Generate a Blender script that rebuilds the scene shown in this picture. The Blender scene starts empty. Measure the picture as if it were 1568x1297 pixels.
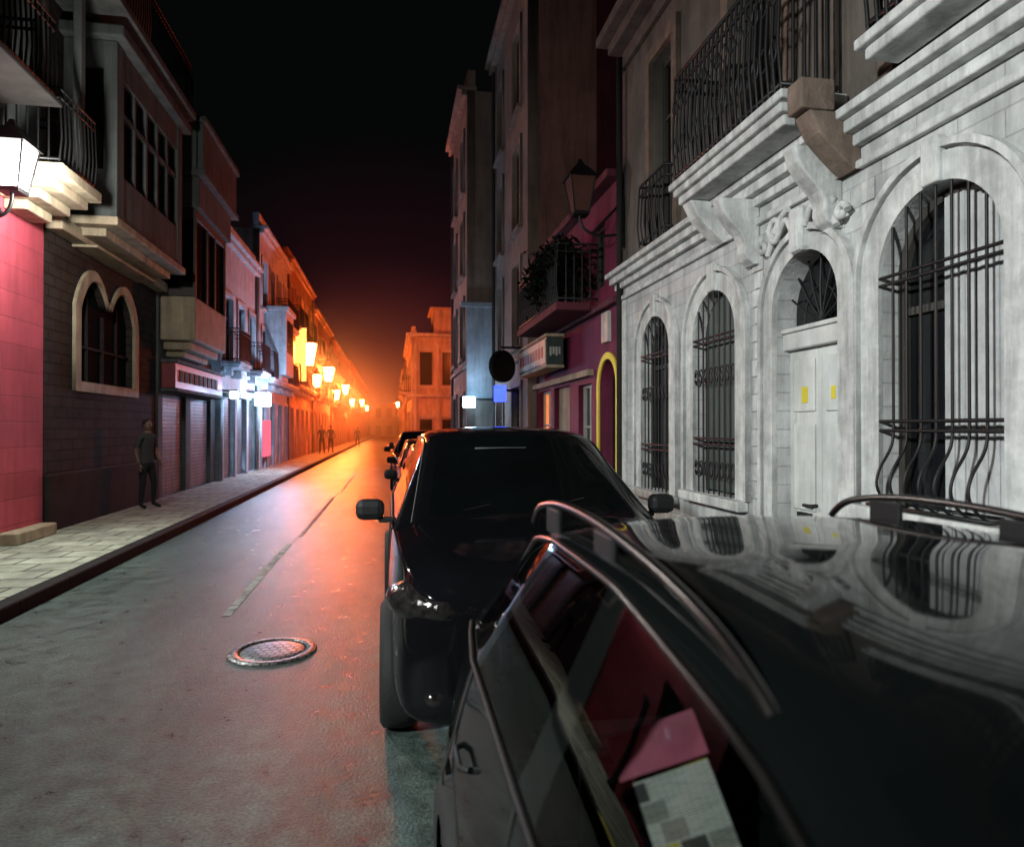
import bpy, bmesh, math, random
from mathutils import Vector, Matrix
random.seed(7)
scene = bpy.context.scene
R = math.radians

# ------------------------------------------------------------------ materials
def nt(m):
    m.use_nodes = True
    n = m.node_tree
    for x in list(n.nodes): n.nodes.remove(x)
    return n, n.nodes, n.links

def mat(name, col, rough=.7, metal=0., var=.3, scale=2.5, bump=.15, bscale=40, coat=0., spec=.5,
        brick=None, axis='YZ', mortar=.6, bstr=.4, grime=0.):
    m = bpy.data.materials.new(name)
    t, N, L = nt(m)
    out = N.new('ShaderNodeOutputMaterial'); b = N.new('ShaderNodeBsdfPrincipled')
    L.new(b.outputs[0], out.inputs[0])
    b.inputs['Roughness'].default_value = rough
    b.inputs['Metallic'].default_value = metal
    b.inputs['Coat Weight'].default_value = coat
    b.inputs['Coat Roughness'].default_value = .03
    b.inputs['Specular IOR Level'].default_value = spec
    tc = N.new('ShaderNodeTexCoord')
    n1 = N.new('ShaderNodeTexNoise'); n1.inputs['Scale'].default_value = scale; n1.inputs['Detail'].default_value = 8
    n1.inputs['Roughness'].default_value = .65
    L.new(tc.outputs['Object'], n1.inputs['Vector'])
    mr = N.new('ShaderNodeMapRange'); mr.inputs[1].default_value = .3; mr.inputs[2].default_value = .7
    mr.inputs[3].default_value = 1 - var; mr.inputs[4].default_value = 1 + var * .4
    L.new(n1.outputs[0], mr.inputs[0])
    mul = N.new('ShaderNodeVectorMath'); mul.operation = 'SCALE'
    mul.inputs[0].default_value = col[:3]
    L.new(mr.outputs[0], mul.inputs['Scale'])
    csock = mul.outputs[0]
    n2 = N.new('ShaderNodeTexNoise'); n2.inputs['Scale'].default_value = bscale; n2.inputs['Detail'].default_value = 5
    L.new(tc.outputs['Object'], n2.inputs['Vector'])
    bp = N.new('ShaderNodeBump'); bp.inputs['Strength'].default_value = bump; bp.inputs['Distance'].default_value = .02
    L.new(n2.outputs[0], bp.inputs['Height'])
    nsock = bp.outputs[0]
    if grime > 0:   # vertical rain streaks
        mp = N.new('ShaderNodeMapping'); mp.inputs['Scale'].default_value = (5, 5, .5)
        L.new(tc.outputs['Object'], mp.inputs[0])
        n3 = N.new('ShaderNodeTexNoise'); n3.inputs['Scale'].default_value = 1.; n3.inputs['Detail'].default_value = 9
        n3.inputs['Roughness'].default_value = .7
        L.new(mp.outputs[0], n3.inputs['Vector'])
        m3 = N.new('ShaderNodeMapRange'); m3.inputs[1].default_value = .38; m3.inputs[2].default_value = .56
        m3.inputs[3].default_value = 1 - grime; m3.inputs[4].default_value = 1
        L.new(n3.outputs[0], m3.inputs[0])
        g = N.new('ShaderNodeVectorMath'); g.operation = 'SCALE'
        L.new(csock, g.inputs[0]); L.new(m3.outputs[0], g.inputs['Scale']); csock = g.outputs[0]
    if brick:
        sp = N.new('ShaderNodeSeparateXYZ'); cb = N.new('ShaderNodeCombineXYZ')
        L.new(tc.outputs['Object'], sp.inputs[0])
        L.new(sp.outputs['XYZ'.index(axis[0])], cb.inputs[0]); L.new(sp.outputs['XYZ'.index(axis[1])], cb.inputs[1])
        br = N.new('ShaderNodeTexBrick'); br.inputs['Scale'].default_value = 1
        br.inputs['Brick Width'].default_value = brick[0]; br.inputs['Row Height'].default_value = brick[1]
        br.inputs['Mortar Size'].default_value = brick[2]; br.inputs['Mortar Smooth'].default_value = .3
        br.inputs['Color1'].default_value = (1, 1, 1, 1); br.inputs['Color2'].default_value = (.82, .82, .82, 1)
        br.inputs['Mortar'].default_value = (mortar, mortar, mortar, 1)
        L.new(cb.outputs[0], br.inputs['Vector'])
        g = N.new('ShaderNodeVectorMath'); g.operation = 'MULTIPLY'
        L.new(csock, g.inputs[0]); L.new(br.outputs['Color'], g.inputs[1]); csock = g.outputs[0]
        inv = N.new('ShaderNodeMath'); inv.operation = 'SUBTRACT'; inv.inputs[0].default_value = 1
        L.new(br.outputs['Fac'], inv.inputs[1])
        b2 = N.new('ShaderNodeBump'); b2.inputs['Strength'].default_value = bstr; b2.inputs['Distance'].default_value = .02
        L.new(inv.outputs[0], b2.inputs['Height']); L.new(nsock, b2.inputs['Normal']); nsock = b2.outputs[0]
    L.new(csock, b.inputs['Base Color']); 
    if bump > 0 or brick: L.new(nsock, b.inputs['Normal'])
    return m

def emis(name, col, s):
    m = bpy.data.materials.new(name); t, N, L = nt(m)
    o = N.new('ShaderNodeOutputMaterial'); e = N.new('ShaderNodeEmission')
    tc = N.new('ShaderNodeTexCoord'); n = N.new('ShaderNodeTexNoise'); n.inputs['Scale'].default_value = 6
    L.new(tc.outputs['Object'], n.inputs['Vector'])
    mr = N.new('ShaderNodeMapRange'); mr.inputs[3].default_value = s * .7; mr.inputs[4].default_value = s * 1.3
    L.new(n.outputs[0], mr.inputs[0]); L.new(mr.outputs[0], e.inputs[1])
    e.inputs[0].default_value = (*col, 1); L.new(e.outputs[0], o.inputs[0])
    return m

def glass_car(name):
    m = bpy.data.materials.new(name); t, N, L = nt(m)
    o = N.new('ShaderNodeOutputMaterial'); mx = N.new('ShaderNodeMixShader')
    tr = N.new('ShaderNodeBsdfTransparent'); tr.inputs[0].default_value = (.42, .45, .45, 1)
    gl = N.new('ShaderNodeBsdfGlossy'); gl.inputs['Roughness'].default_value = .02
    fr = N.new('ShaderNodeFresnel'); fr.inputs[0].default_value = 1.36
    L.new(fr.outputs[0], mx.inputs[0]); L.new(tr.outputs[0], mx.inputs[1]); L.new(gl.outputs[0], mx.inputs[2])
    L.new(mx.outputs[0], o.inputs[0])
    return m

M = {}
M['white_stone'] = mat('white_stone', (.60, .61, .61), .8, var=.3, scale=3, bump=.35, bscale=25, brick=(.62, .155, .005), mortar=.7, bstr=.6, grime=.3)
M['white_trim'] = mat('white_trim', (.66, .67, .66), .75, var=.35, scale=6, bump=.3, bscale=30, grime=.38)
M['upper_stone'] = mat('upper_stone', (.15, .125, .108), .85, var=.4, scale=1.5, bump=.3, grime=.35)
M['corbel_stone'] = mat('corbel_stone', (.20, .145, .115), .85, var=.45, scale=5, bump=.4, grime=.3)
M['iron'] = mat('iron', (.010, .010, .011), .5, .3, var=.3, bump=.1)
M['glass'] = mat('window_glass', (.008, .009, .011), .10, 0, var=.3, scale=1, bump=.05, bscale=3)
M['glass_dull'] = mat('dusty_window_glass', (.006, .006, .006), .9, 0, var=.3, scale=1, bump=.05, bscale=3, spec=.03)
M['frame_dark'] = mat('frame_dark', (.05, .045, .04), .6)
M['frame_pale'] = mat('frame_pale', (.40, .39, .36), .6, grime=.2)
M['curtain'] = mat('curtain', (.50, .51, .52), .9, var=.35, scale=4)
M['door_white'] = mat('door_white', (.68, .69, .67), .45, var=.2, scale=3, bump=.08, grime=.25)
M['yellow'] = mat('yellow_paint', (.80, .66, .04), .6)
M['magenta'] = mat('magenta_plaster', (.17, .012, .055), .75, grime=.4)
M['maroon'] = mat('maroon_plaster', (.12, .02, .034), .8, grime=.3)
M['party'] = mat('party_wall_plaster', (.36, .20, .17), .9, var=.45, scale=.6, bump=.3, grime=.35)
M['greybrown'] = mat('grey_brown_plaster', (.30, .24, .20), .9, var=.4, scale=.8, bump=.3, grime=.3)
M['paleblue'] = mat('pale_blue_plaster', (.42, .48, .54), .8, grime=.3)
M['pink'] = mat('pink_plaster', (.52, .075, .11), .75, var=.2, scale=2, bump=.2, brick=(6, .36, .01), mortar=.7, grime=.2)
M['tile_dark'] = mat('dark_tile_wall', (.044, .034, .029), .85, var=.5, scale=2, bump=.4, brick=(.42, .17, .014), mortar=.55, bstr=.9, spec=.15)
M['plinth_dark'] = mat('plinth_dark', (.024, .022, .021), .85, var=.4, spec=.15)
M['cream'] = mat('cream_trim', (.42, .35, .24), .75, var=.35, grime=.35)
M['greywall'] = mat('grey_plaster', (.11, .125, .12), .85, var=.4, scale=1, grime=.35, spec=.2)
M['shutter'] = mat('grey_shutter', (.17, .18, .185), .6, .2, var=.3, brick=(30, .09, .012), mortar=.5, bstr=1, grime=.3)
M['lightwall'] = mat('light_plaster', (.50, .50, .52), .85, var=.3, grime=.35)
M['ochre'] = mat('ochre_plaster', (.50, .30, .17), .85, var=.35, scale=1, grime=.35)
M['tan'] = mat('tan_plaster', (.48, .35, .24), .85, var=.35, scale=1, grime=.35)
M['rubber'] = mat('rubber', (.010, .010, .010), .8, bump=.2)
M['alloy'] = mat('alloy', (.25, .25, .26), .3, .9)
M['chrome'] = mat('chrome', (.42, .42, .43), .18, 1., bump=0)
M['satin'] = mat('satin_rail', (.12, .11, .11), .30, 1., bump=0)
M['black_plastic'] = mat('black_plastic', (.010, .010, .011), .55, bump=.1, spec=.3)
M['suv_paint'] = mat('suv_paint', (.004, .004, .005), .08, 0, var=.1, bump=0, coat=0, spec=.5)
M['hatch_paint'] = mat('hatch_paint', (.003, .004, .004), .05, 0., var=.15, bump=.006, bscale=5, coat=0, spec=.4)
M['red_paint'] = mat('red_paint', (.10, .012, .012), .2, .2, bump=0, coat=1)
M['silver_paint'] = mat('silver_paint', (.12, .12, .13), .25, .6, bump=0, coat=1)
M['car_glass'] = glass_car('car_glass')
M['car_glass_dark'] = mat('car_glass_dark', (.003, .004, .004), .03, bump=0, spec=.4)
M['lens'] = mat('headlamp_lens', (.035, .03, .03), .12, .5, var=.9, scale=22, bump=.4, bscale=26, coat=.6)
M['red_lens'] = mat('red_lens', (.06, .004, .004), .15, bump=0)
M['seat'] = mat('seat_fabric', (.006, .006, .007), .9, spec=.2)
M['sign_green'] = mat('sign_green', (.03, .055, .045), .5, var=.6, scale=6)
M['sign_red'] = mat('sign_red', (.28, .03, .04), .5, grime=.3)
M['sign_white'] = mat('sign_white', (.50, .50, .47), .5, grime=.3)
M['foliage'] = mat('dark_foliage', (.006, .010, .006), .9, var=.7, scale=12, spec=.1)
M['skin'] = mat('skin', (.16, .095, .07), .6, bump=.05)
M['hair'] = mat('hair', (.012, .009, .007), .7)
M['shirt'] = mat('grey_shirt', (.045, .045, .045), .9)
M['trousers'] = mat('dark_trousers', (.010, .011, .014), .9)
M['pink_reflection'] = mat('pink_wall_reflection', (.46, .09, .15), .7, bump=.02, var=.4, scale=8)  # tone of the pink house wall as mirrored in the car window
M['lamp_white'] = emis('lamp_white', (1, .90, .88), 16)
M['lamp_orange'] = emis('lamp_orange', (1, .36, .07), 110)
M['banner_orange'] = emis('lit_banner_orange', (1, .22, .04), 6)
M['lamp_blue'] = emis('lamp_blue', (.40, .72, 1), 30)
M['lamp_bluedeep'] = emis('lamp_bluedeep', (.05, .09, 1), 3)
M['lamp_green'] = emis('lamp_green', (.75, .9, .35), 25)
M['win_warm'] = emis('window_warm', (1, .28, .08), 1.0)
M['win_pink'] = emis('window_pink', (1, .14, .22), 1.3)
M['amber_glass'] = mat('amber_glass', (.11, .045, .035), .3)

m = bpy.data.materials.new('newspaper'); t, N, L = nt(m)
o = N.new('ShaderNodeOutputMaterial'); b = N.new('ShaderNodeBsdfPrincipled'); b.inputs['Roughness'].default_value = .8
tc = N.new('ShaderNodeTexCoord'); br = N.new('ShaderNodeTexBrick')
br.inputs['Scale'].default_value = 1; br.inputs['Brick Width'].default_value = .03; br.inputs['Row Height'].default_value = .0045
br.inputs['Mortar Size'].default_value = .0013
br.inputs['Color1'].default_value = (.10, .10, .10, 1); br.inputs['Color2'].default_value = (.36, .36, .33, 1); br.inputs['Mortar'].default_value = (.6, .59, .52, 1)
L.new(tc.outputs['Object'], br.inputs['Vector'])
ns = N.new('ShaderNodeTexBrick'); ns.inputs['Scale'].default_value = 1; ns.inputs['Brick Width'].default_value = .055; ns.inputs['Row Height'].default_value = .038
ns.inputs['Mortar Size'].default_value = .002; ns.inputs['Color1'].default_value = (0, 0, 0, 1); ns.inputs['Color2'].default_value = (1, 1, 1, 1); ns.inputs['Mortar'].default_value = (.1, .1, .1, 1)
L.new(tc.outputs['Object'], ns.inputs['Vector'])
cr = N.new('ShaderNodeValToRGB'); cr.color_ramp.interpolation = 'CONSTANT'
cr.color_ramp.elements[0].color = (1, 1, 1, 1); cr.color_ramp.elements[1].position = .45; cr.color_ramp.elements[1].color = (.55, .55, .52, 1)
e = cr.color_ramp.elements.new(.62); e.color = (1.1, .95, .12, 1); e = cr.color_ramp.elements.new(.78); e.color = (.12, .12, .12, 1)
L.new(ns.outputs[0], cr.inputs[0])
mx = N.new('ShaderNodeVectorMath'); mx.operation = 'MULTIPLY'
L.new(br.outputs['Color'], mx.inputs[0]); L.new(cr.outputs[0], mx.inputs[1]); L.new(mx.outputs[0], b.inputs['Base Color'])
L.new(b.outputs[0], o.inputs[0]); M['newspaper'] = m

# road
def road_mat():
    m = bpy.data.materials.new('road_asphalt'); t, N, L = nt(m)
    o = N.new('ShaderNodeOutputMaterial'); b = N.new('ShaderNodeBsdfPrincipled'); L.new(b.outputs[0], o.inputs[0])
    tc = N.new('ShaderNodeTexCoord')
    def noise(s, d=8, r=.6, sc=(1, 1, 1)):
        mp = N.new('ShaderNodeMapping'); mp.inputs['Scale'].default_value = sc; L.new(tc.outputs['Object'], mp.inputs[0])
        n = N.new('ShaderNodeTexNoise'); n.inputs['Scale'].default_value = s; n.inputs['Detail'].default_value = d
        n.inputs['Roughness'].default_value = r; L.new(mp.outputs[0], n.inputs['Vector']); return n.outputs[0]
    a = noise(.9, 8, .65, (1, .35, 1)); c = noise(6, 8, .7); f = noise(60, 4, .7)
    def rng(s, a0, a1, b0, b1):
        r = N.new('ShaderNodeMapRange'); r.inputs[1].default_value = a0; r.inputs[2].default_value = a1
        r.inputs[3].default_value = b0; r.inputs[4].default_value = b1; L.new(s, r.inputs[0]); return r.outputs[0]
    def mul(x, y):
        q = N.new('ShaderNodeMath'); q.operation = 'MULTIPLY'; L.new(x, q.inputs[0]); L.new(y, q.inputs[1]); return q.outputs[0]
    k = mul(mul(rng(a, .35, .65, .45, 1.45), rng(c, .3, .7, .25, 1.8)), rng(f, .3, .7, .3, 1.9))
    v = N.new('ShaderNodeTexVoronoi'); v.feature = 'DISTANCE_TO_EDGE'; v.inputs['Scale'].default_value = .3
    nd = N.new('ShaderNodeTexNoise'); nd.inputs['Scale'].default_value = 2; nd.inputs['Detail'].default_value = 6
    L.new(tc.outputs['Object'], nd.inputs['Vector'])
    ad = N.new('ShaderNodeVectorMath'); ad.operation = 'ADD'; L.new(tc.outputs['Object'], ad.inputs[0]); L.new(nd.outputs['Color'], ad.inputs[1])
    L.new(ad.outputs[0], v.inputs['Vector'])
    k = mul(k, rng(v.outputs['Distance'], 0, .008, .7, 1))
    s = N.new('ShaderNodeVectorMath'); s.operation = 'SCALE'; s.inputs[0].default_value = (.054, .074, .066); L.new(k, s.inputs['Scale'])
    L.new(s.outputs[0], b.inputs['Base Color'])
    b.inputs['Specular IOR Level'].default_value = .22
    L.new(rng(c, .3, .7, .24, .46), b.inputs['Roughness'])
    bp = N.new('ShaderNodeBump'); bp.inputs['Strength'].default_value = .8; bp.inputs['Distance'].default_value = .012
    hh = N.new('ShaderNodeMath'); hh.operation = 'ADD'; L.new(f, hh.inputs[0]); L.new(c, hh.inputs[1]); L.new(hh.outputs[0], bp.inputs['Height'])
    L.new(bp.outputs[0], b.inputs['Normal'])
    return m
M['road'] = road_mat()
M['pavement'] = mat('pavement_tiles', (.40, .41, .33), .7, var=.6, scale=2.5, bump=.3, brick=(.62, .42, .018), axis='XY', mortar=.3, bstr=.8, spec=.2)
M['kerb'] = mat('kerb_stone', (.018, .018, .018), .8, var=.4, scale=4, bump=.4, brick=(5, 1., .02), axis='XY', mortar=.4, spec=.15)
M['ground'] = mat('ground_dirt', (.06, .055, .05), .9)
M['faded'] = mat('faded_paint', (.34, .36, .34), .7, var=.95, scale=7, bump=.3, spec=.2)
M['manhole'] = mat('manhole_iron', (.24, .24, .24), .36, .7, var=.5, scale=12, bump=.3, brick=(.06, .06, .010), axis='XY', mortar=.4, bstr=1)

# ------------------------------------------------------------------ helpers
COL = scene.collection
def link(ob, parent=None, keep=True):
    COL.objects.link(ob)
    if parent:
        ob.parent = parent
        if keep: ob.matrix_parent_inverse = Matrix.Translation(-parent.location)
    return ob
def empty(name, loc=(0, 0, 0)):
    e = bpy.data.objects.new(name, None); e.location = loc; e.empty_display_size = .3; COL.objects.link(e); return e
def mesh(name, v, f, mt, parent=None, smooth=False, keep=True):
    me = bpy.data.meshes.new(name); me.from_pydata(v, [], f); me.update()
    if smooth:
        for p in me.polygons: p.use_smooth = True
    ob = bpy.data.objects.new(name, me)
    if mt: me.materials.append(mt)
    return link(ob, parent, keep)
BF = [(0, 3, 2, 1), (4, 5, 6, 7), (0, 1, 5, 4), (1, 2, 6, 5), (2, 3, 7, 6), (3, 0, 4, 7)]
def boxes(name, L, mt, parent=None, bevel=0., keep=True):
    v, f = [], []
    for (x0, x1, y0, y1, z0, z1) in L:
        x0, x1 = sorted((x0, x1)); y0, y1 = sorted((y0, y1)); z0, z1 = sorted((z0, z1))
        k = len(v)
        v += [(x0, y0, z0), (x1, y0, z0), (x1, y1, z0), (x0, y1, z0), (x0, y0, z1), (x1, y0, z1), (x1, y1, z1), (x0, y1, z1)]
        f += [tuple(k + i for i in q) for q in BF]
    ob = mesh(name, v, f, mt, parent, keep=keep)
    if bevel:
        md = ob.modifiers.new('bevel', 'BEVEL'); md.width = bevel; md.segments = 2
    return ob
def tubes(name, paths, r, mt, parent=None, keep=True, smooth=False, cyclic=False, res=2):
    cu = bpy.data.curves.new(name, 'CURVE'); cu.dimensions = '3D'; cu.bevel_depth = r; cu.bevel_resolution = res; cu.use_fill_caps = True
    for p in paths:
        if smooth:
            s = cu.splines.new('NURBS'); s.points.add(len(p) - 1); s.order_u = 3; s.use_endpoint_u = not cyclic; s.resolution_u = 6
        else:
            s = cu.splines.new('POLY'); s.points.add(len(p) - 1)
        for i, q in enumerate(p): s.points[i].co = (*q, 1)
        s.use_cyclic_u = cyclic
    cu.materials.append(mt)
    return link(bpy.data.objects.new(name, cu), parent, keep)
def lathe(name, prof, mt, parent=None, n=32, axis='Z', loc=(0, 0, 0), keep=True, smooth=True):
    v, f = [], []
    for i in range(n):
        a = 2 * math.pi * i / n
        for (r, h) in prof:
            c, s = r * math.cos(a), r * math.sin(a)
            p = (c, s, h) if axis == 'Z' else (h, c, s)
            v.append((p[0] + loc[0], p[1] + loc[1], p[2] + loc[2]))
    m_ = len(prof)
    for i in range(n):
        for j in range(m_ - 1):
            a, b_ = i * m_ + j, ((i + 1) % n) * m_ + j
            f.append((a, b_, b_ + 1, a + 1))
    return mesh(name, v, f, mt, parent, smooth, keep)
def blob(name, loc, s, mt, parent=None, keep=True, rot=None, seg=20):
    bm = bmesh.new(); bmesh.ops.create_uvsphere(bm, u_segments=seg, v_segments=seg // 2 + 2, radius=1)
    mtx = Matrix.Translation(loc) @ (rot or Matrix.Identity(4)) @ Matrix.Diagonal((*s, 1))
    bm.transform(mtx); me = bpy.data.meshes.new(name); bm.to_mesh(me); bm.free()
    for p in me.polygons: p.use_smooth = True
    me.materials.append(mt); return link(bpy.data.objects.new(name, me), parent, keep)

class Fac:
    """facade frame: side +1 = right of street (faces -X), -1 = left (faces +X). u=Y, v=Z, o=outwards"""
    def __init__(s, side, X, parent): s.s, s.X, s.p = side, X, parent
    def x(s, o): return s.X - s.s * o
    def bx(s, name, L, mt, bevel=0.):
        return boxes(name, [(s.x(a[4]), s.x(a[5]), a[0], a[1], a[2], a[3]) for a in L], mt, s.p, bevel)
    def ex(s, name, loops, mt, o0, o1):
        cu = bpy.data.curves.new(name, 'CURVE'); cu.dimensions = '2D'; cu.fill_mode = 'BOTH'; cu.extrude = abs(o1 - o0) / 2
        for lp in loops:
            sp = cu.splines.new('POLY'); sp.points.add(len(lp) - 1); sp.use_cyclic_u = True
            for i, q in enumerate(lp): sp.points[i].co = (q[0], q[1], 0, 1)
        cu.materials.append(mt)
        tmp = bpy.data.objects.new(name, cu); COL.objects.link(tmp)
        dg = bpy.context.evaluated_depsgraph_get(); me = bpy.data.meshes.new_from_object(tmp.evaluated_get(dg))
        bpy.data.objects.remove(tmp)
        c = s.x((o0 + o1) / 2)
        me.transform(Matrix(((0, 0, 1, c), (1, 0, 0, 0), (0, 1, 0, 0), (0, 0, 0, 1))))
        ob = bpy.data.objects.new(name, me); return link(ob, s.p)
    def tb(s, name, paths, r, mt, smooth=False):
        return tubes(name, [[(s.x(q[2]), q[0], q[1]) for q in p] for p in paths], r, mt, s.p, smooth=smooth)
def rect(u0, u1, z0, z1): return [(u0, z0), (u1, z0), (u1, z1), (u0, z1)]
def arch(u0, u1, z0, z1, n=20):
    r = (u1 - u0) / 2; c = (u0 + u1) / 2; zs = z1 - r
    return [(u0, z0), (u1, z0)] + [(c + r * math.cos(math.pi * i / n), zs + r * math.sin(math.pi * i / n)) for i in range(n + 1)]
def archring(u0, u1, z0, z1, w, n=24):
    r = (u1 - u0) / 2; c = (u0 + u1) / 2; zs = z1 - r
    inn = [(u0, z0)] + [(c - r * math.cos(math.pi * i / n), zs + r * math.sin(math.pi * i / n)) for i in range(n + 1)] + [(u1, z0)]
    R2 = r + w
    outp = [(u1 + w, z0)] + [(c + R2 * math.cos(math.pi * i / n), zs + R2 * math.sin(math.pi * i / n)) for i in range(n + 1)] + [(u0 - w, z0)]
    return inn + outp

def railing(F, name, u0, u1, z0, z1, o, step=.11, ends=True, oin=0, r=.011):
    P = []
    n = max(2, int((u1 - u0) / step))
    for i in range(n + 1):
        u = u0 + (u1 - u0) * i / n; P.append([(u, z0, o), (u, z0 + .35 * (z1 - z0), o + .03), (u, z1, o)])
    if ends:
        k = max(2, int((o - oin) / step))
        for i in range(k):
            q = oin + (o - oin) * i / k
            P.append([(u0, z0, q), (u0, z1, q)]); P.append([(u1, z0, q), (u1, z1, q)])
    F.tb(name, P, r, M['iron'])
    rp = []
    for z in (z0 + .06, z1 - .12, z1):
        rp.append([(u0, z, oin), (u0, z, o), (u1, z, o), (u1, z, oin)] if ends else [(u0, z, o), (u1, z, o)])
    F.tb(name + '_rail', rp, r * 1.6, M['iron'])
    return

def balcony(F, u0, u1, z, o=.6, slabm=None, rail=True, corb=True):
    F.bx('balcony_slab', [(u0, u1, z - .12, z, 0.002, o), (u0 + .05, u1 - .05, z - .2, z - .123, 0.002, o - .06)], slabm, .015)
    if corb: F.bx('balcony_corbel', [(u0 + .15, u0 + .3, z - .45, z - .203, .002, o * .5), (u1 - .3, u1 - .15, z - .45, z - .203, .002, o * .5)], slabm, .03)
    if rail: railing(F, 'balcony_railing', u0 + .05, u1 - .05, z + .002, z + .98, o - .05, ends=True)

def window(F, u0, u1, z0, z1, fm, glassm=None, depth=.14, mull=True):
    F.bx('window_glass', [(u0 - .01, u1 + .01, z0 - .01, z1 + .01, -depth - .03, -depth)], glassm or M['glass'])
    w = .06; c = (u0 + u1) / 2
    L = [(u0, u0 + w, z0, z1, -depth + .001, -depth + .05), (u1 - w, u1, z0, z1, -depth + .001, -depth + .05),
         (u0 + w, u1 - w, z1 - w, z1, -depth + .001, -depth + .048), (u0 + w, u1 - w, z0, z0 + w, -depth + .001, -depth + .048)]
    if mull:
        L += [(c - .03, c + .03, z0 + w, z1 - w, -depth + .001, -depth + .045), (u0 + w, c - .03, z0 + (z1 - z0) * .68, z0 + (z1 - z0) * .68 + .04, -depth + .001, -depth + .04),
              (c + .03, u1 - w, z0 + (z1 - z0) * .68, z0 + (z1 - z0) * .68 + .04, -depth + .001, -depth + .04)]
    F.bx('window_frame', L, fm)

def building(name, side, X, y0, y1, H, wm, trim, floors=3, bays=3, depth=8, gh=3.6, groundm=None, balc=True, fm=None, lit=0., shop=False, seed=1, body=None):
    rnd = random.Random(seed)
    p = empty(name, (X, (y0 + y1) / 2, 0)); F = Fac(side, X, p)
    holes, W = [], []
    bw = (y1 - y0) / bays
    fh = (H - gh - .5) / (floors - 1) if floors > 1 else 3
    for fl in range(floors):
        for b_ in range(bays):
            c = y0 + bw * (b_ + .5)
            if fl == 0:
                hw = min(.42 * bw, 1.3) if shop else min(.3 * bw, .55)
                a = (c - hw, c + hw, .15, 2.7)
            else:
                z = gh + fh * (fl - 1) + .25; hw = min(.28 * bw, .5); a = (c - hw, c + hw, z, z + min(2.0, fh - .8))
            W.append((fl, a)); holes.append(rect(*a))
    F.ex('front_wall', [rect(y0, y1, 0, H)] + holes, wm, -.25, 0)
    F.bx('side_and_back_walls', [(y0 + .002, y1 - .002, 0, H - .01, -depth, -.252)], body or wm)
    F.bx('cornice', [(y0, y1, H + .002, H + .14, -.3, .28), (y0, y1, H - .16, H - .02, .002, .16), (y0, y1, gh - .12, gh, .002, .1)], trim, .02)
    F.bx('parapet', [(y0, y1, H + .143, H + .6, -.25, -.02)], wm)
    F.tb('downpipe', [[(y1 - .25, .2, .05), (y1 - .25, H - .2, .05)]], .045, M['frame_dark'])
    for fl, a in W:
        g = M['glass']
        if rnd.random() < lit: g = M['win_warm']
        if fl == 0 and shop: 
            F.bx('roller_shutter', [(a[0] - .01, a[1] + .01, a[2], a[3], -.16, -.1)], M['shutter'])
        else:
            window(F, *a, fm or M['frame_dark'], g)
        F.ex('window_surround', [[(a[0] - .12, a[2]), (a[0] - .12, a[3] + .14), (a[1] + .12, a[3] + .14), (a[1] + .12, a[2]), (a[1] + .002, a[2]), (a[1] + .002, a[3] + .002), (a[0] - .002, a[3] + .002), (a[0] - .002, a[2])]], trim, .002, .05)
        if fl > 0 and balc and rnd.random() < .75:
            balcony(F, a[0] - .35, a[1] + .35, a[2] - .03, .55, trim)
        elif fl > 0:
            F.bx('window_sill', [(a[0] - .15, a[1] + .15, a[2] - .09, a[2] - .003, .002, .12)], trim)
    return p, F

# ------------------------------------------------------------------ ground, road, pavement
g = boxes('ground', [(-300, 300, -60, 600, -.3, -.02)], M['ground'])
mesh('road', [(-3.4, -30, 0), (2.05, -30, 0), (2.05, 260, 0), (-3.4, 260, 0)], [(0, 1, 2, 3)], M['road'])
pv = empty('pavement', (-4.4, 12, 0))
boxes('paving', [(-12, -3.55, -30, 260, -.01, .13)], M['pavement'], pv)
boxes('kerb', [(-3.548, -3.38, -30, 260, -.012, .135)], M['kerb'], pv, .02)
pv = empty('pavement.001', (2.6, 12, 0))
boxes('paving', [(2.2, 3.4, -30, 260, -.01, .13)], M['pavement'], pv)
boxes('kerb', [(2.04, 2.198, -30, 260, -.012, .135)], M['kerb'], pv, .02)
rm = empty('road_marking', (-1.5, 10, 0))
boxes('faded_line', [(-1.53, -1.45, 6.6, 10.5, .001, .004), (-1.45, -1.38, 11.2, 17.5, .001, .004), (-1.36, -1.3, 19, 26, .001, .004)], M['faded'], rm)
boxes('kerb_marking', [(-3.54, -3.4, 5.4, 6.7, .136, .139)], M['yellow'], rm)
mh = empty('manhole_cover', (-.90, 5.5, 0))
lathe('frame_ring', [(.25, .004), (.25, .012), (.285, .015), (.32, .012), (.33, .002)], M['manhole'], mh, 48, loc=(0, 0, 0), keep=False)
lathe('gap_ring', [(.235, .006), (.25, .005)], M['rubber'], mh, 48, keep=False)
lathe('cover_plate', [(.0, .010), (.1, .011), (.22, .012), (.235, .006)], M['manhole'], mh, 48, keep=False)

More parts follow.
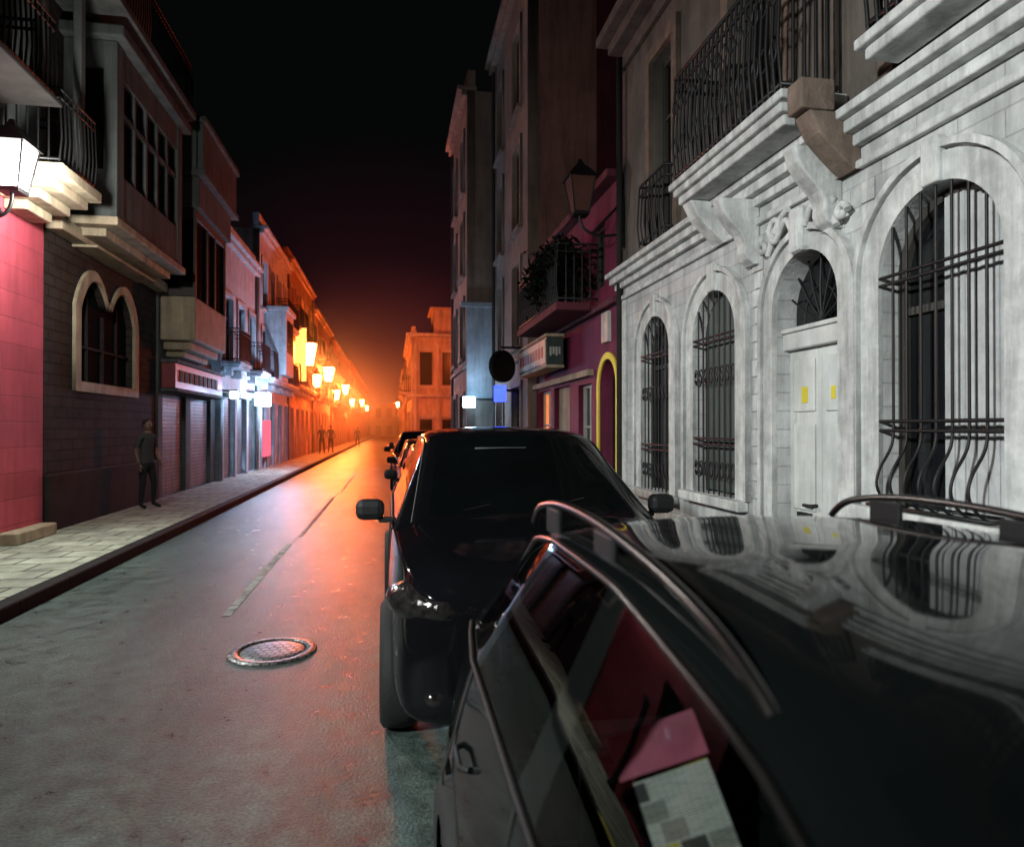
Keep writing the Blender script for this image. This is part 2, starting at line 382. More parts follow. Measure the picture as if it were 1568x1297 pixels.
# ------------------------------------------------------------------ right white townhouse
th = empty('white_townhouse', (3.2, 5, 0)); F = Fac(1, 3.2, th)
Y0, Y1 = -6.0, 9.3
arches = [(7.49, 8.39, .95, 3.08), (5.94, 6.85, 1.05, 3.09), (3.08, 4.02, 1.2, 3.17), (.9, 1.85, 1.2, 3.17), (-1.3, -.3, 1.2, 3.17)]
door = (4.42, 5.28, .14, 3.1)
F.ex('ground_floor_wall', [rect(Y0, Y1, 0, 3.75)] + [arch(*a) for a in arches] + [arch(*door)], M['white_stone'], -.3, 0)
F.bx('plinth', [(Y0, 4.25, .0, .75, .002, .06), (5.45, Y1, 0, .75, .002, .06)], M['white_trim'], .02)
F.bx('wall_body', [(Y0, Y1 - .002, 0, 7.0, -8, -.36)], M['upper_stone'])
for i, a in enumerate(arches):
    F.ex('arch_moulding', [archring(*a[:2], a[2], a[3], .17)], M['white_trim'], .002, .035)
    F.ex('arch_outer_moulding', [archring(a[0] - .19, a[1] + .19, a[2] - .0, a[3] + .19, .045)], M['white_trim'], .002, .06)
    c = (a[0] + a[1]) / 2
    F.bx('keystone', [(c - .07, c + .07, a[3] - .01, a[3] + .27, .003, .07)], M['white_trim'], .015)
    F.bx('window_sill', [(a[0] - .2, a[1] + .2, a[2] - .1, a[2] - .003, .003, .12)], M['white_trim'], .015)
    F.ex('window_glass', [arch(a[0] - .02, a[1] + .02, a[2] - .02, a[3] + .02)], M['glass'], -.22, -.16)
    F.ex('window_frame', [archring(a[0] + .06, a[1] - .06, a[2], a[3] - .06, .055)], M['frame_dark'], -.158, -.11)
    F.bx('window_mullion', [(c - .03, c + .03, a[2], a[3] - .1, -.158, -.115), (a[0] + .06, c - .031, 2.45, 2.5, -.158, -.12), (c + .031, a[1] - .06, 2.45, 2.5, -.158, -.12)], M['frame_dark'])
    if i in (1, 2, 3):
        # pale inner shutter over part of the opening, following the arch
        n = 12; L_ = []
        r_ = (a[1] - a[0]) / 2 - .06; zs_ = a[3] - (a[1] - a[0]) / 2
        ua, ub = (a[0] + .07, c + .06) if i != 1 else (a[0] + .07, a[1] - .1)
        for k in range(n):
            u0_ = ua + (ub - ua) * k / n; u1_ = ua + (ub - ua) * (k + 1) / n; um = (u0_ + u1_) / 2
            zt = zs_ + math.sqrt(max(0, r_ * r_ - (um - c) ** 2))
            L_.append((u0_, u1_ - .004, a[2] + .03, zt, -.11, -.085 - .006 * (k % 2)))
        F.bx('inner_shutter', L_, M['curtain'] if i != 1 else M['greywall'])
    P = []
    r = (a[1] - a[0]) / 2; zs = a[3] - r
    nb = 8
    for k in range(1, nb):
        u = a[0] + (a[1] - a[0]) * k / nb
        zt = zs + math.sqrt(max(0, r * r - (u - c) ** 2))
        belly = .0 if i < 2 else .13
        z0 = a[2]
        P.append([(u, z0 + .0, .0), (u, z0 + .04, .02 + belly * .5), (u, z0 + .14, .02 + belly), (u, z0 + .25, .02 + belly * .85), (u, z0 + .36, .02 + belly * .25), (u, z0 + .44, .02), (u, z0 + .6, .02), (u, zt, .02)] if belly else
                 [(u, z0, .02), (u, zt, .02)])
    F.tb('window_grille', P, .009, M['iron'], smooth=(i >= 2))
    H = []
    for z in (a[2] + .5, a[2] + .56, zs - .05, zs):
        H.append([(a[0] - .02, z, .022), (a[1] + .02, z, .022)])
    if i >= 2: H.append([(a[0], a[2] + .02, .0), (a[0], a[2] + .02, .12), (a[1], a[2] + .02, .12), (a[1], a[2] + .02, .0)])
    F.tb('grille_crossbars', H, .012, M['iron'])
    S = []
    for k in range(nb):
        u = a[0] + (a[1] - a[0]) * (k + .5) / nb
        if i < 2:
            for zz in (a[2] + .25, a[2] + 1.2): S.append([(u + .035 * math.cos(t * .6), zz + .035 * math.sin(t * .6) * 2.2, .02) for t in range(11)])
    if S: F.tb('grille_scrolls', S, .006, M['iron'])
d = door
F.ex('door_arch_moulding', [archring(d[0], d[1], d[2], d[3], .13)], M['white_trim'], .002, .05)
F.ex('door_outer_moulding', [archring(d[0] - .15, d[1] + .15, d[2], d[3] + .15, .05)], M['white_trim'], .002, .07)
cd = (d[0] + d[1]) / 2
F.bx('door_leaf', [(d[0], cd - .004, d[2], 2.36, -.17, -.12), (cd + .004, d[1], d[2], 2.36, -.17, -.12)], M['door_white'], .004)
pn = []
for (ua, ub) in ((d[0] + .07, cd - .07), (cd + .07, d[1] - .07)):
    for (za, zb) in ((.35, .95), (1.05, 1.75), (1.85, 2.28)): pn.append((ua, ub, za, zb, -.118, -.1))
F.bx('door_panel', pn, M['door_white'], .012)
F.bx('door_transom', [(d[0] + .0, d[1] - .0, 2.363, 2.5, -.2, -.05), (d[0], d[1], 2.503, 2.54, -.2, -.03)], M['door_white'], .01)
F.ex('fanlight_glass', [arch(d[0] - .02, d[1] + .02, 2.5, d[3] + .02)], M['glass'], -.24, -.18)
fl = []
for k in range(1, 8):
    an = math.pi * k / 8; rr = .43
    fl.append([(cd, 2.56, -.12), (cd + rr * .5 * math.cos(an) , 2.56 + (d[3] - 2.56) * .5 * math.sin(an), -.11), (cd + rr * math.cos(an), 2.6 + (d[3] - 2.6) * math.sin(an), -.12)])
fl.append([(cd + .22 * math.cos(t * math.pi / 10), 2.56 + .28 * math.sin(t * math.pi / 10), -.12) for t in range(11)])
F.tb('fanlight_grille', fl, .009, M['iron'])
F.bx('door_notice', [(cd + .15, cd + .23, 1.92, 2.05, -.099, -.095), (cd - .2, cd - .15, 1.94, 2.04, -.099, -.095)], M['yellow'])
F.tb('door_handle', [[(cd + .06, 1.1, -.12), (cd + .06, 1.1, -.05), (cd + .14, 1.1, -.05)]], .014, M['iron'])
F.bx('letter_plate', [(cd + .12, cd + .3, .98, 1.03, -.117, -.095)], M['black_plastic'])
F.bx('door_step', [(4.3, 5.4, .13, .2, -.2, .12)], M['white_trim'], .01)
q = []
for k in range(17):
    w = .17 if k % 2 else .13
    z = .78 + k * .155
    q.append((5.49, 5.49 + w, z, z + .145, .002, .015)); q.append((4.215 - w, 4.215, z, z + .145, .002, .015))
F.bx('quoin', q, M['white_trim'], .006)
F.bx('cornice', [(Y0, Y1 + .03, 3.5, 3.56, .002, .05), (Y0, Y1 + .05, 3.66, 3.74, .002, .07), (Y0, Y1 + .08, 3.743, 3.83, -.3, .14), (Y0, Y1 + .1, 3.833, 3.90, -.3, .2), (Y0, Y1 + .06, 3.903, 3.97, -.3, .09)], M['white_trim'], .012)
def solid(name, pts, u0_, u1_, mt):
    v, f = [], []
    for (z, o_) in pts: v += [(F.x(0.002), u0_, z), (F.x(o_), u0_, z), (F.x(o_), u1_, z), (F.x(0.002), u1_, z)]
    n_ = len(pts)
    for k in range(n_ - 1):
        for j in range(4): f.append((4 * k + j, 4 * k + (j + 1) % 4, 4 * k + 4 + (j + 1) % 4, 4 * k + 4 + j))
    f.append((0, 1, 2, 3)); f.append(tuple(range(4 * n_ - 4, 4 * n_)))
    ob = mesh(name, v, f, mt, th); md = ob.modifiers.new('b', 'BEVEL'); md.width = .015; md.segments = 2
for u in (4.50, 5.62):
    solid('scroll_corbel', [(3.16, .05), (3.2, .12), (3.27, .15), (3.34, .14), (3.42, .18), (3.52, .28), (3.62, .35), (3.735, .38)], u - .08, u + .08, M['white_trim'])
sw = []
for u0_, dr in ((cd, 1), (cd, -1)):
    sw.append([(u0_ + dr * (.08 + .1 * t * .5), 3.27 + .10 * math.sin(t * .9) + .015 * t, .08) for t in range(8)])
    sw.append([(u0_ + dr * (.32 + (.10 - .01 * t) * math.cos(t * .7)), 3.36 + (.10 - .01 * t) * math.sin(t * .7), .08) for t in range(10)])
    sw.append([(u0_ + dr * (.52 + (.07 - .007 * t) * math.cos(t * .8)), 3.24 + (.07 - .007 * t) * math.sin(t * .8), .08) for t in range(9)])
    sw.append([(u0_ + dr * (.15 + .06 * t), 3.47 - .012 * t * t, .07) for t in range(6)])
F.tb('carved_scrollwork', sw, .026, M['white_trim'], smooth=True)
F.bx('carved_keystone', [(cd - .08, cd + .08, 3.08, 3.44, .003, .13)], M['white_trim'], .04)
uw = [(7.45, 8.15, 3.98, 6.3), (5.2, 6.1, 3.98, 6.5), (3.0, 3.9, 3.98, 6.5), (.6, 1.5, 3.98, 6.5)]
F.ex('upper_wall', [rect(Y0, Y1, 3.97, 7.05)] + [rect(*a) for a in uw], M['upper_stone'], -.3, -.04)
for a in uw:
    window(F, *a, M['frame_dark'], M['glass_dull'], depth=.22)
    F.ex('upper_surround', [[(a[0] - .14, a[2]), (a[0] - .14, a[3] + .16), (a[1] + .14, a[3] + .16), (a[1] + .14, a[2]), (a[1], a[2]), (a[1], a[3]), (a[0], a[3]), (a[0], a[2])]], M['corbel_stone'], -.038, .02)
railing(F, 'window_guard', 7.4, 8.2, 3.98, 4.75, .12, ends=True, oin=-.03)
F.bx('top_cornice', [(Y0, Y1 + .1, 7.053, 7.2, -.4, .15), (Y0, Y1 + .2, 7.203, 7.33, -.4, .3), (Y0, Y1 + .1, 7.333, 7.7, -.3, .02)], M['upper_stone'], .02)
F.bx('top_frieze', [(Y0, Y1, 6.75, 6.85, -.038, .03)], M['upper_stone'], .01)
F.tb('drain_pipe', [[(9.15, .2, .06), (9.15, 6.9, .06)]], .045, M['plinth_dark'])
F.bx('corner_pilaster', [(9.0, Y1, .78, 3.49, .002, .04)], M['white_trim'], .01)
F.bx('balcony_slab', [(4.45, 6.35, 3.98, 4.05, .2, .47), (4.48, 6.32, 3.90, 3.977, .0, .43), (4.4, 6.4, 4.053, 4.12, -.03, .5)], M['white_trim'], .015)
solid('balcony_corbel', [(3.50, .05), (3.55, .12), (3.64, .22), (3.74, .32), (3.895, .40)], 4.22, 4.405, M['corbel_stone'])
solid('balcony_corbel', [(3.50, .05), (3.55, .12), (3.64, .22), (3.74, .32), (3.895, .40)], 6.1, 6.3, M['white_trim'])
F.bx('balcony_end_block', [(4.22, 4.395, 3.9, 4.115, .2, .46)], M['corbel_stone'], .015)
railing(F, 'balcony_railing', 4.47, 6.33, 4.125, 5.15, .45, step=.08, r=.013)
pat = []
for k in range(15):
    u = 4.55 + k * .125
    for zz, rr in ((4.45, .09), (4.85, .07)): pat.append([(u + .045 * math.cos(t * .7), zz + rr * math.sin(t * .7), .47) for t in range(10)])
F.tb('railing_scroll', pat, .009, M['iron'])
F.bx('balcony_slab', [(1.2, 3.75, 3.975, 4.05, .1, .34), (1.15, 3.8, 4.053, 4.12, -.03, .38)], M['white_trim'], .015)
railing(F, 'balcony_railing', 1.2, 3.72, 4.125, 5.1, .33, step=.08, r=.013)
pat = []
for k in range(19):
    u = 1.28 + k * .125
    for zz, rr in ((4.45, .09), (4.85, .07)): pat.append([(u + .045 * math.cos(t * .7), zz + rr * math.sin(t * .7), .35) for t in range(10)])
F.tb('railing_scroll', pat, .009, M['iron'])

# ------------------------------------------------------------------ pub building
pb = empty('pub_building', (3.2, 12, 0)); F = Fac(1, 3.2, pb)
pa = (9.42, 10.25, .15, 2.75)
F.ex('front_wall', [rect(9.31, 15, 0, 5.3), arch(*pa), rect(10.7, 11.5, .15, 2.45), rect(12.1, 13.3, .15, 2.5), rect(13.6, 14.7, .15, 2.5), rect(10.0, 10.7, 3.9, 4.9), rect(11.6, 12.4, 3.7, 4.9), rect(13.2, 14, 3.7, 4.9)], M['magenta'], -.25, 0)
F.bx('building_body', [(9.31, 14.99, 0, 5.25, -8, -.27)], M['maroon'])
F.ex('yellow_arch_band', [archring(*pa, .10)], M['yellow'], .002, .03)
F.ex('arched_doorway', [arch(pa[0] - .01, pa[1] + .01, .15, pa[3] + .01)], M['glass'], -.25, -.2)
F.bx('shop_front', [(12.05, 13.35, .15, 2.55, -.18, -.1)], M['cream'])
window(F, 10.7, 11.5, .15, 2.45, M['frame_pale'])
window(F, 13.6, 14.7, .15, 2.5, M['frame_pale'], M['win_warm'])
for a in ((10.0, 10.7, 3.9, 4.9), (11.6, 12.4, 3.7, 4.9), (13.2, 14, 3.7, 4.9)): window(F, *a, M['frame_dark'])
F.bx('wall_plaque', [(9.7, 10.0, 3.0, 3.45, .002, .06)], M['sign_white'])
F.bx('cornice', [(9.31, 15, 5.302, 5.42, -.3, .2), (9.31, 15, 3.5, 3.6, .002, .12)], M['maroon'], .02)
F.bx('balcony_slab', [(10.3, 13.6, 3.55, 3.68, .13, .7)], M['maroon'], .02)
railing(F, 'balcony_railing', 10.35, 13.55, 3.682, 4.6, .65)
F.bx('lintel_band', [(10.6, 15, 2.56, 2.66, .002, .1)], M['cream'])
sg = empty('shop_sign_box', (2.9, 13, 3.1)); FS = Fac(1, 3.2, sg)
FS.bx('sign_panel', [(12.0, 14.6, 2.86, 3.36, .14, .46)], M['sign_green'], .01)
FS.bx('sign_frame', [(11.98, 14.62, 3.362, 3.42, .13, .48), (11.98, 14.62, 2.8, 2.858, .13, .48)], M['cream'], .01)
FS.bx('sign_front', [(12.05, 14.55, 2.9, 3.32, .462, .475)], M['sign_white'])
FS.bx('sign_lettering', [(12.2 + k * .26, 12.36 + k * .26, 3.0, 3.2, .476, .485) for k in range(9)], M['sign_red'])
boxes('sign_lettering_end', [(2.8 + k * .055, 2.835 + k * .055, 11.992, 11.998, 3.02 + .03 * (k % 2), 3.18) for k in range(4)], M['sign_white'], sg)
def plant(name, c, s, n=500, seed=1, parent=None):
    r = random.Random(seed); v, f = [], []
    cl = [Vector((r.uniform(-1, 1) * s[0] * .7, r.uniform(-1, 1) * s[1] * .7, r.uniform(-.8, .8) * s[2] * .7)) for _ in range(18)]
    for _ in range(n):
        k = r.choice(cl); p = Vector(c) + k + Vector((r.gauss(0, .13) , r.gauss(0, .13), r.gauss(0, .14)))
        d1 = Vector((r.uniform(-1, 1), r.uniform(-1, 1), r.uniform(-1, 1))).normalized() * .07
        d2 = Vector((r.uniform(-1, 1), r.uniform(-1, 1), r.uniform(-1, 1))).normalized() * .03
        i = len(v); v += [tuple(p - d1), tuple(p + d2), tuple(p + d1), tuple(p - d2)]; f.append((i, i + 1, i + 2, i + 3))
    return mesh(name, v, f, M['foliage'], parent)
plant('balcony_plants', (2.75, 11.1, 4.25), (.38, .9, .65), 3000, 3)

# ------------------------------------------------------------------ right far
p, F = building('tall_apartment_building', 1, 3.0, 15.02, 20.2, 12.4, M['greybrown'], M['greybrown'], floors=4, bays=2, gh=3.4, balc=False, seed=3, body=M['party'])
boxes('red_glow_gable', [(4.6, 8.0, 14.985, 15.0, 5.3, 12.3)], M['maroon'], p)  # maroon panel: red glow on the party wall put into the colour
p, F = building('narrow_apartment_building', 1, 2.2, 20.25, 25, 11.8, M['greybrown'], M['greybrown'], floors=4, bays=2, gh=3.6, depth=7, balc=False, seed=4)
boxes('pale_gable_lower', [(2.19, 3.1, 20.2, 20.245, 2.6, 5.3)], M['paleblue'], p)
boxes('gable_ledge', [(2.0, 3.2, 20.1, 20.24, 5.303, 5.45)], M['paleblue'], p, .02)
building('lowrise_townhouse', 1, 3.9, 25.1, 39.5, 6.2, M['tan'], M['tan'], floors=2, bays=5, seed=5)
p, F = building('baroque_townhouse', 1, 1.1, 40, 52, 7.0, M['ochre'], M['tan'], floors=2, bays=4, seed=6, lit=.3)
gw = []
for k in range(2):
    for z in (.3, 4.2): gw.append((1.6 + k * 1.3, 2.3 + k * 1.3, 39.93, 39.99, z, z + 1.9))
boxes('gable_windows', gw, M['glass_dull'], p)
boxes('gable_trim', [(.8, 4.6, 39.8, 39.99, 3.5, 3.65), (.8, 4.6, 39.75, 39.99, 7.0, 7.2)] + [(a - .12, a, 39.9, 39.99, .1, 6.6) for a in (1.4, 2.7, 4.1)] + [(1.5 + k * 1.3, 2.4 + k * 1.3, 39.85, 39.99, z, z + .12) for k in range(2) for z in (2.3, 6.2, 4.0)], M['tan'], p)
boxes('raised_attic', [(2.4, 4.6, 40.1, 43, 7.15, 8.6), (2.2, 4.8, 40.0, 43.1, 8.603, 8.75)], M['ochre'], p)
building('ochre_townhouse', 1, 1.6, 52.1, 75, 8.5, M['ochre'], M['tan'], floors=3, bays=7, seed=7, lit=.2)
building('ochre_townhouse.001', 1, 1.3, 75.1, 130, 8.0, M['ochre'], M['tan'], floors=3, bays=12, seed=8, lit=.2)

# ------------------------------------------------------------------ left side
building('corner_townhouse', -1, -5.2, -8, 5.5, 8.5, M['greywall'], M['greywall'], floors=2, bays=4, gh=4, seed=11, balc=False)
pk = empty('pink_house', (-5.2, 9.5, 0)); F = Fac(-1, -5.2, pk)
F.ex('front_wall', [rect(7.2, 11.4, 0, 9.5), rect(7.8, 9.0, .2, 2.8), rect(8.2, 9.4, 5.9, 8.0)], M['pink'], -.25, 0)
F.bx('building_body', [(7.2, 11.4, 0, 9.4, -8, -.27)], M['greywall'])
F.bx('upper_wall_render', [(7.2, 8.17, 5.35, 9.5, .002, .03), (9.43, 11.39, 5.35, 9.5, .002, .03), (8.17, 9.43, 8.03, 9.5, .002, .03)], M['greywall'])
window(F, 7.8, 9.0, .2, 2.8, M['frame_dark']); window(F, 8.2, 9.4, 5.9, 8.0, M['frame_dark'])
F.bx('balcony_slab', [(10.05, 11.3, 5.12, 5.28, .0, .85), (10.12, 11.2, 4.98, 5.117, .0, .7), (10.2, 11.1, 4.84, 4.977, .0, .5), (10.3, 11.0, 4.7, 4.837, 0, .3)], M['cream'], .02)
F.bx('upper_slab', [(7.5, 10.04, 6.0, 6.08, 0, .85)], M['plinth_dark'], .02)
railing(F, 'balcony_railing', 10.1, 11.2, 5.283, 6.3, .78, step=.12, r=.013)
railing(F, 'balcony_railing', 7.6, 9.95, 6.083, 7.1, .78, step=.12, r=.015)
F.bx('balcony_column', [(9.8, 9.95, 6.09, 8.4, .6, .72), (10.9, 11.05, 5.29, 8.4, .6, .72)], M['greywall'], .02)
F.bx('upper_balcony', [(7.5, 11.4, 8.4, 8.6, .0, .9)], M['greywall'], .02)
F.bx('door_step', [(10.2, 11.3, .13, .3, 0, .25)], M['cream'], .02)
dk = empty('dark_tiled_building', (-5.2, 14, 0)); F = Fac(-1, -5.2, dk)
def gothic(u0, u1, z0, z1):
    c = (u0 + u1) / 2; h = (z1 - z0); zs = z0 + h * .68; P = [(u0, z0), (u1, z0), (u1, zs)]
    def lobe(a, b_):
        w = b_ - a; out = []
        for k in range(1, 7):
            t = k / 6; out.append((a + w * .5 * t ** 1.25, zs + (z1 - zs) * math.sin(t * math.pi / 2)))
        for k in range(1, 7):
            t = k / 6; out.append((a + w * .5 + w * .5 * (1 - (1 - t) ** 1.25), zs + (z1 - zs) * math.sin((1 - t) * math.pi / 2) if t < 1 else zs))
        return out
    l1 = lobe(u1, c); l2 = lobe(c, u0)
    l1[-1] = (c, zs + .12 * h); 
    return P + l1 + l2[:-1] + [(u0, zs)]
gi = gothic(12.55, 15.0, 2.5, 4.3); go = gothic(12.35, 15.2, 2.33, 4.47)
F.ex('front_wall', [rect(11.42, 16.4, 0, 8.4), gi, rect(12.2, 13.6, 5.2, 7.4)], M['tile_dark'], -.25, 0)
F.bx('building_body', [(11.42, 16.4, 0, 8.3, -8, -.27)], M['greywall'])
F.ex('gothic_window_frame', [go, gi], M['cream'], .002, .06)
F.ex('gothic_glass', [gothic(12.5, 15.05, 2.45, 4.35)], M['glass_dull'], -.16, -.12)
F.bx('gothic_mullion', [(13.74, 13.80, 2.5, 3.75, -.12, -.07), (13.1, 13.14, 2.5, 4.0, -.12, -.08), (14.4, 14.44, 2.5, 4.0, -.12, -.08), (12.55, 15, 3.1, 3.14, -.12, -.075)], M['plinth_dark'])
F.bx('plinth', [(11.42, 16.4, .12, 1.0, .002, .08)], M['plinth_dark'], .02)
F.bx('string_course', [(11.42, 16.4, 4.75, 4.95, .002, .25)], M['cream'], .02)
F.bx('bay_base', [(11.9, 15.6, 4.98, 5.12, .0, .85), (12.1, 15.4, 4.84, 4.977, .0, .6), (12.3, 15.2, 4.7, 4.747, .0, .4)], M['cream'], .02)
F.bx('bay_walls', [(12.0, 12.3, 5.123, 8.0, 0, .8), (15.2, 15.5, 5.123, 8.0, 0, .8), (12.303, 15.197, 5.123, 5.9, 0, .78), (12.303, 15.197, 7.5, 8.0, 0, .78)], M['greywall'], .015)
F.bx('bay_glass', [(12.3, 15.2, 5.9, 7.5, 0, .7)], M['glass_dull'])
F.bx('bay_mullion', [(12.3 + k * .58 - .04, 12.3 + k * .58 + .04, 5.9, 7.5, .7, .77) for k in range(1, 5)] + [(12.3, 15.2, 6.9, 6.98, .7, .765)], M['greywall'])
boxes('bay_side_window', [(-5.0, -4.6, 11.96, 11.995, 5.9, 7.5)], M['glass_dull'], dk)
F.bx('bay_cornice', [(11.85, 15.65, 8.003, 8.2, -.2, .95)], M['greywall'], .03)
F.bx('upper_storey', [(11.42, 16.4, 8.403, 11.5, -8, -.1)], M['greywall'])
F.bx('upper_balcony', [(11.5, 15.8, 8.403, 8.55, -.09, 1.0)], M['greywall'], .02)
railing(F, 'upper_railing', 11.6, 15.7, 8.553, 9.5, .93)
bb = empty('bay_window_building', (-5.1, 18.5, 0)); F = Fac(-1, -5.15, bb)
F.ex('front_wall', [rect(16.42, 21.4, 0, 9.2), rect(16.7, 18.5, .15, 2.5), rect(18.9, 20.9, .15, 2.5), rect(19.9, 20.9, 4.2, 6.0)], M['greywall'], -.25, 0)
F.bx('building_body', [(16.42, 21.4, 0, 9.1, -8, -.27)], M['greywall'])
F.bx('roller_shutter', [(16.68, 18.52, .14, 2.5, -.16, -.1), (18.88, 20.92, .14, 2.5, -.16, -.1)], M['shutter'])
window(F, 19.9, 20.9, 4.2, 6.0, M['frame_pale'])
F.bx('bay_apron', [(16.5, 19.4, 3.7, 4.7, .0, .75), (16.7, 19.2, 3.5, 3.697, 0, .6), (16.9, 19.0, 3.35, 3.497, 0, .4)], M['cream'], .04)
F.bx('bay_frame', [(16.5, 16.62, 4.703, 6.7, 0, .75), (19.28, 19.4, 4.703, 6.7, 0, .75), (17.55, 17.65, 4.703, 6.7, .6, .74), (18.3, 18.4, 4.703, 6.7, .6, .74), (16.623, 19.277, 6.5, 6.7, .6, .745)], M['frame_dark'], .01)
F.bx('bay_glass', [(16.6, 19.3, 4.7, 6.6, 0, .66)], M['glass_dull'])
boxes('bay_side_panes', [(-5.05, -4.75, 16.47, 16.498, 4.9, 6.4), (-4.7, -4.45, 16.47, 16.498, 4.9, 6.4)], M['glass_dull'], bb)
F.bx('bay_top', [(16.4, 19.5, 6.703, 7.4, 0, .85)], M['greywall'], .03)
F.bx('roof_balcony', [(16.3, 19.8, 7.403, 7.55, 0, 1.0), (16.35, 19.7, 7.553, 8.6, .82, .95), (16.3, 19.8, 8.603, 8.75, .75, 1.02)], M['greywall'], .03)
boxes('roof_balcony_end', [(-5.15, -4.35, 16.36, 16.5, 7.553, 8.6)], M['greywall'], bb)
F.bx('roof_parapet', [(16.42, 21.4, 9.203, 9.6, -.3, .1)], M['greywall'], .02)
ss = empty('red_shop_sign', (-5.1, 18, 2.9)); FS = Fac(-1, -5.15, ss)
FS.bx('sign_panel', [(16.6, 21.0, 2.62, 3.2, .004, .3)], M['sign_red'], .015)
FS.bx('sign_strip', [(16.55, 21.05, 3.203, 3.28, .004, .36), (16.55, 21.05, 2.54, 2.617, .004, .36)], M['greywall'], .01)
FS.bx('sign_lettering', [(16.9 + k * .4, 17.15 + k * .4, 2.78, 3.05, .302, .32) for k in range(9)], M['greywall'])
p, F = building('light_plaster_house', -1, -5.0, 21.45, 26.8, 7.5, M['lightwall'], M['lightwall'], floors=2, bays=3, gh=3.5, shop=True, seed=21)
bs = empty('lit_shop_sign', (-4.7, 22.5, 2.8)); FS = Fac(-1, -5.0, bs)
FS.bx('light_box', [(21.2, 21.45, 2.58, 2.78, .3, .5), (25.2, 26.1, 2.5, 2.95, .25, .65)], M['lamp_blue'], .02)
FS.bx('light_box_case', [(21.15, 21.5, 2.782, 2.83, .0, .53), (25.15, 26.15, 2.952, 3.0, .0, .68), (21.3, 21.4, 2.6, 2.76, .003, .3), (25.6, 25.7, 2.6, 2.8, .003, .25)], M['frame_dark'])
p, F = building('light_plaster_house.001', -1, -4.9, 26.85, 34, 9.2, M['lightwall'], M['lightwall'], floors=3, bays=4, gh=3.4, seed=22, balc=True)
F.bx('pink_display_window', [(27.2, 28.9, .6, 2.0, .06, .08)], M['win_pink'])
F.bx('enclosed_balcony', [(28, 30, 3.8, 6.3, .0, .8), (27.9, 30.1, 6.303, 6.5, 0, .9), (28.1, 29.9, 3.6, 3.797, 0, .6)], M['lightwall'], .03)
F.bx('enclosed_balcony_glass', [(28.2, 29.8, 4.7, 6.0, .8, .81)], M['glass'])
building('ochre_house', -1, -4.9, 34.1, 44, 9.8, M['ochre'], M['tan'], floors=3, bays=5, seed=23, lit=.1)
building('ochre_house.001', -1, -4.8, 44.1, 56, 9.0, M['tan'], M['tan'], floors=3, bays=6, seed=24, lit=.1)
building('ochre_house.002', -1, -4.7, 56.1, 76, 8.6, M['ochre'], M['tan'], floors=3, bays=8, seed=25)
building('ochre_house.003', -1, -4.4, 76.1, 130, 8.5, M['ochre'], M['tan'], floors=3, bays=14, seed=26)
eh = empty('end_of_street_house', (-1, 134, 0))
boxes('walls', [(-7, 5, 131, 137, 0, 6.0), (-7.2, 5.2, 130.8, 137.2, 6.003, 6.3)], M['tan'], eh)
boxes('openings', [(-5 + k * 2, -4 + k * 2, 130.9, 130.99, z, z + 1.8) for k in range(5) for z in (.3, 3.6)], M['glass_dull'], eh)

# ------------------------------------------------------------------ lanterns
def lantern(name, side, X, y, z, s=1., glassm=None, reach=.45, power=0, col=(1, 1, 1), out=.28):
    """wall lantern: wall plane X, body centre at X - side*reach"""
    xc = X - side * reach
    e = empty(name, (xc, y, z))
    def fr(zz, a): return [(-a, -a, zz), (a, -a, zz), (a, a, zz), (-a, a, zz)]
    v = fr(-.28 * s, .10 * s) + fr(.18 * s, .17 * s)
    mesh('glass_body', v, [(0, 3, 2, 1), (4, 5, 6, 7), (0, 1, 5, 4), (1, 2, 6, 5), (2, 3, 7, 6), (3, 0, 4, 7)], glassm, e, keep=False)
    v = fr(.182 * s, .21 * s) + fr(.30 * s, .12 * s) + fr(.38 * s, .05 * s) + fr(.46 * s, .02 * s)
    f = [(3, 2, 1, 0), (12, 13, 14, 15)]
    for k in range(3):
        for j in range(4): f.append((4 * k + j, 4 * k + (j + 1) % 4, 4 * k + 4 + (j + 1) % 4, 4 * k + 4 + j))
    mesh('lantern_roof', v, f, M['iron'], e, keep=False)
    boxes('lantern_base', [(-.11 * s, .11 * s, -.11 * s, .11 * s, -.33 * s, -.283 * s)], M['iron'], e, keep=False)
    P = []
    for (a, b_) in ((-1, -1), (1, -1), (1, 1), (-1, 1)): P.append([(a * .105 * s, b_ * .105 * s, -.3 * s), (a * .178 * s, b_ * .178 * s, .19 * s)])
    tubes('lantern_frame', P, .012 * s, M['iron'], e, keep=False)
    w = side * reach
    tubes('bracket', [[(0, 0, -.33 * s), (0, 0, -.5 * s), (w * .5, 0, -.62 * s), (w, 0, -.55 * s)], [(w * .3, 0, -.56 * s), (w * .6, 0, -.35 * s), (w, 0, -.1 * s)]], .02 * s, M['iron'], e, keep=False, smooth=True)
    boxes('wall_plate', [(w - side * .03, w - side * .002, -.06, .06, -.75 * s, 0)], M['iron'], e, keep=False)
    if power:
        l = bpy.data.lights.new('bulb', 'POINT'); l.energy = power; l.color = col; l.shadow_soft_size = .12
        lo = bpy.data.objects.new('bulb', l); lo.location = (-side * out * s, -.1, -.3 * s); link(lo, e, False)
    return e
def spot(par, loc, aim, e_, col, size, blend):
    sp = bpy.data.lights.new('bulb_reflector', 'SPOT'); sp.energy = e_; sp.color = col; sp.shadow_soft_size = .2; sp.spot_size = R(size); sp.spot_blend = blend
    so = bpy.data.objects.new('bulb_reflector', sp); so.location = loc
    so.rotation_euler = (Vector(aim) - (Vector(par.location) + Vector(loc))).to_track_quat('-Z', 'Y').to_euler(); link(so, par, False)
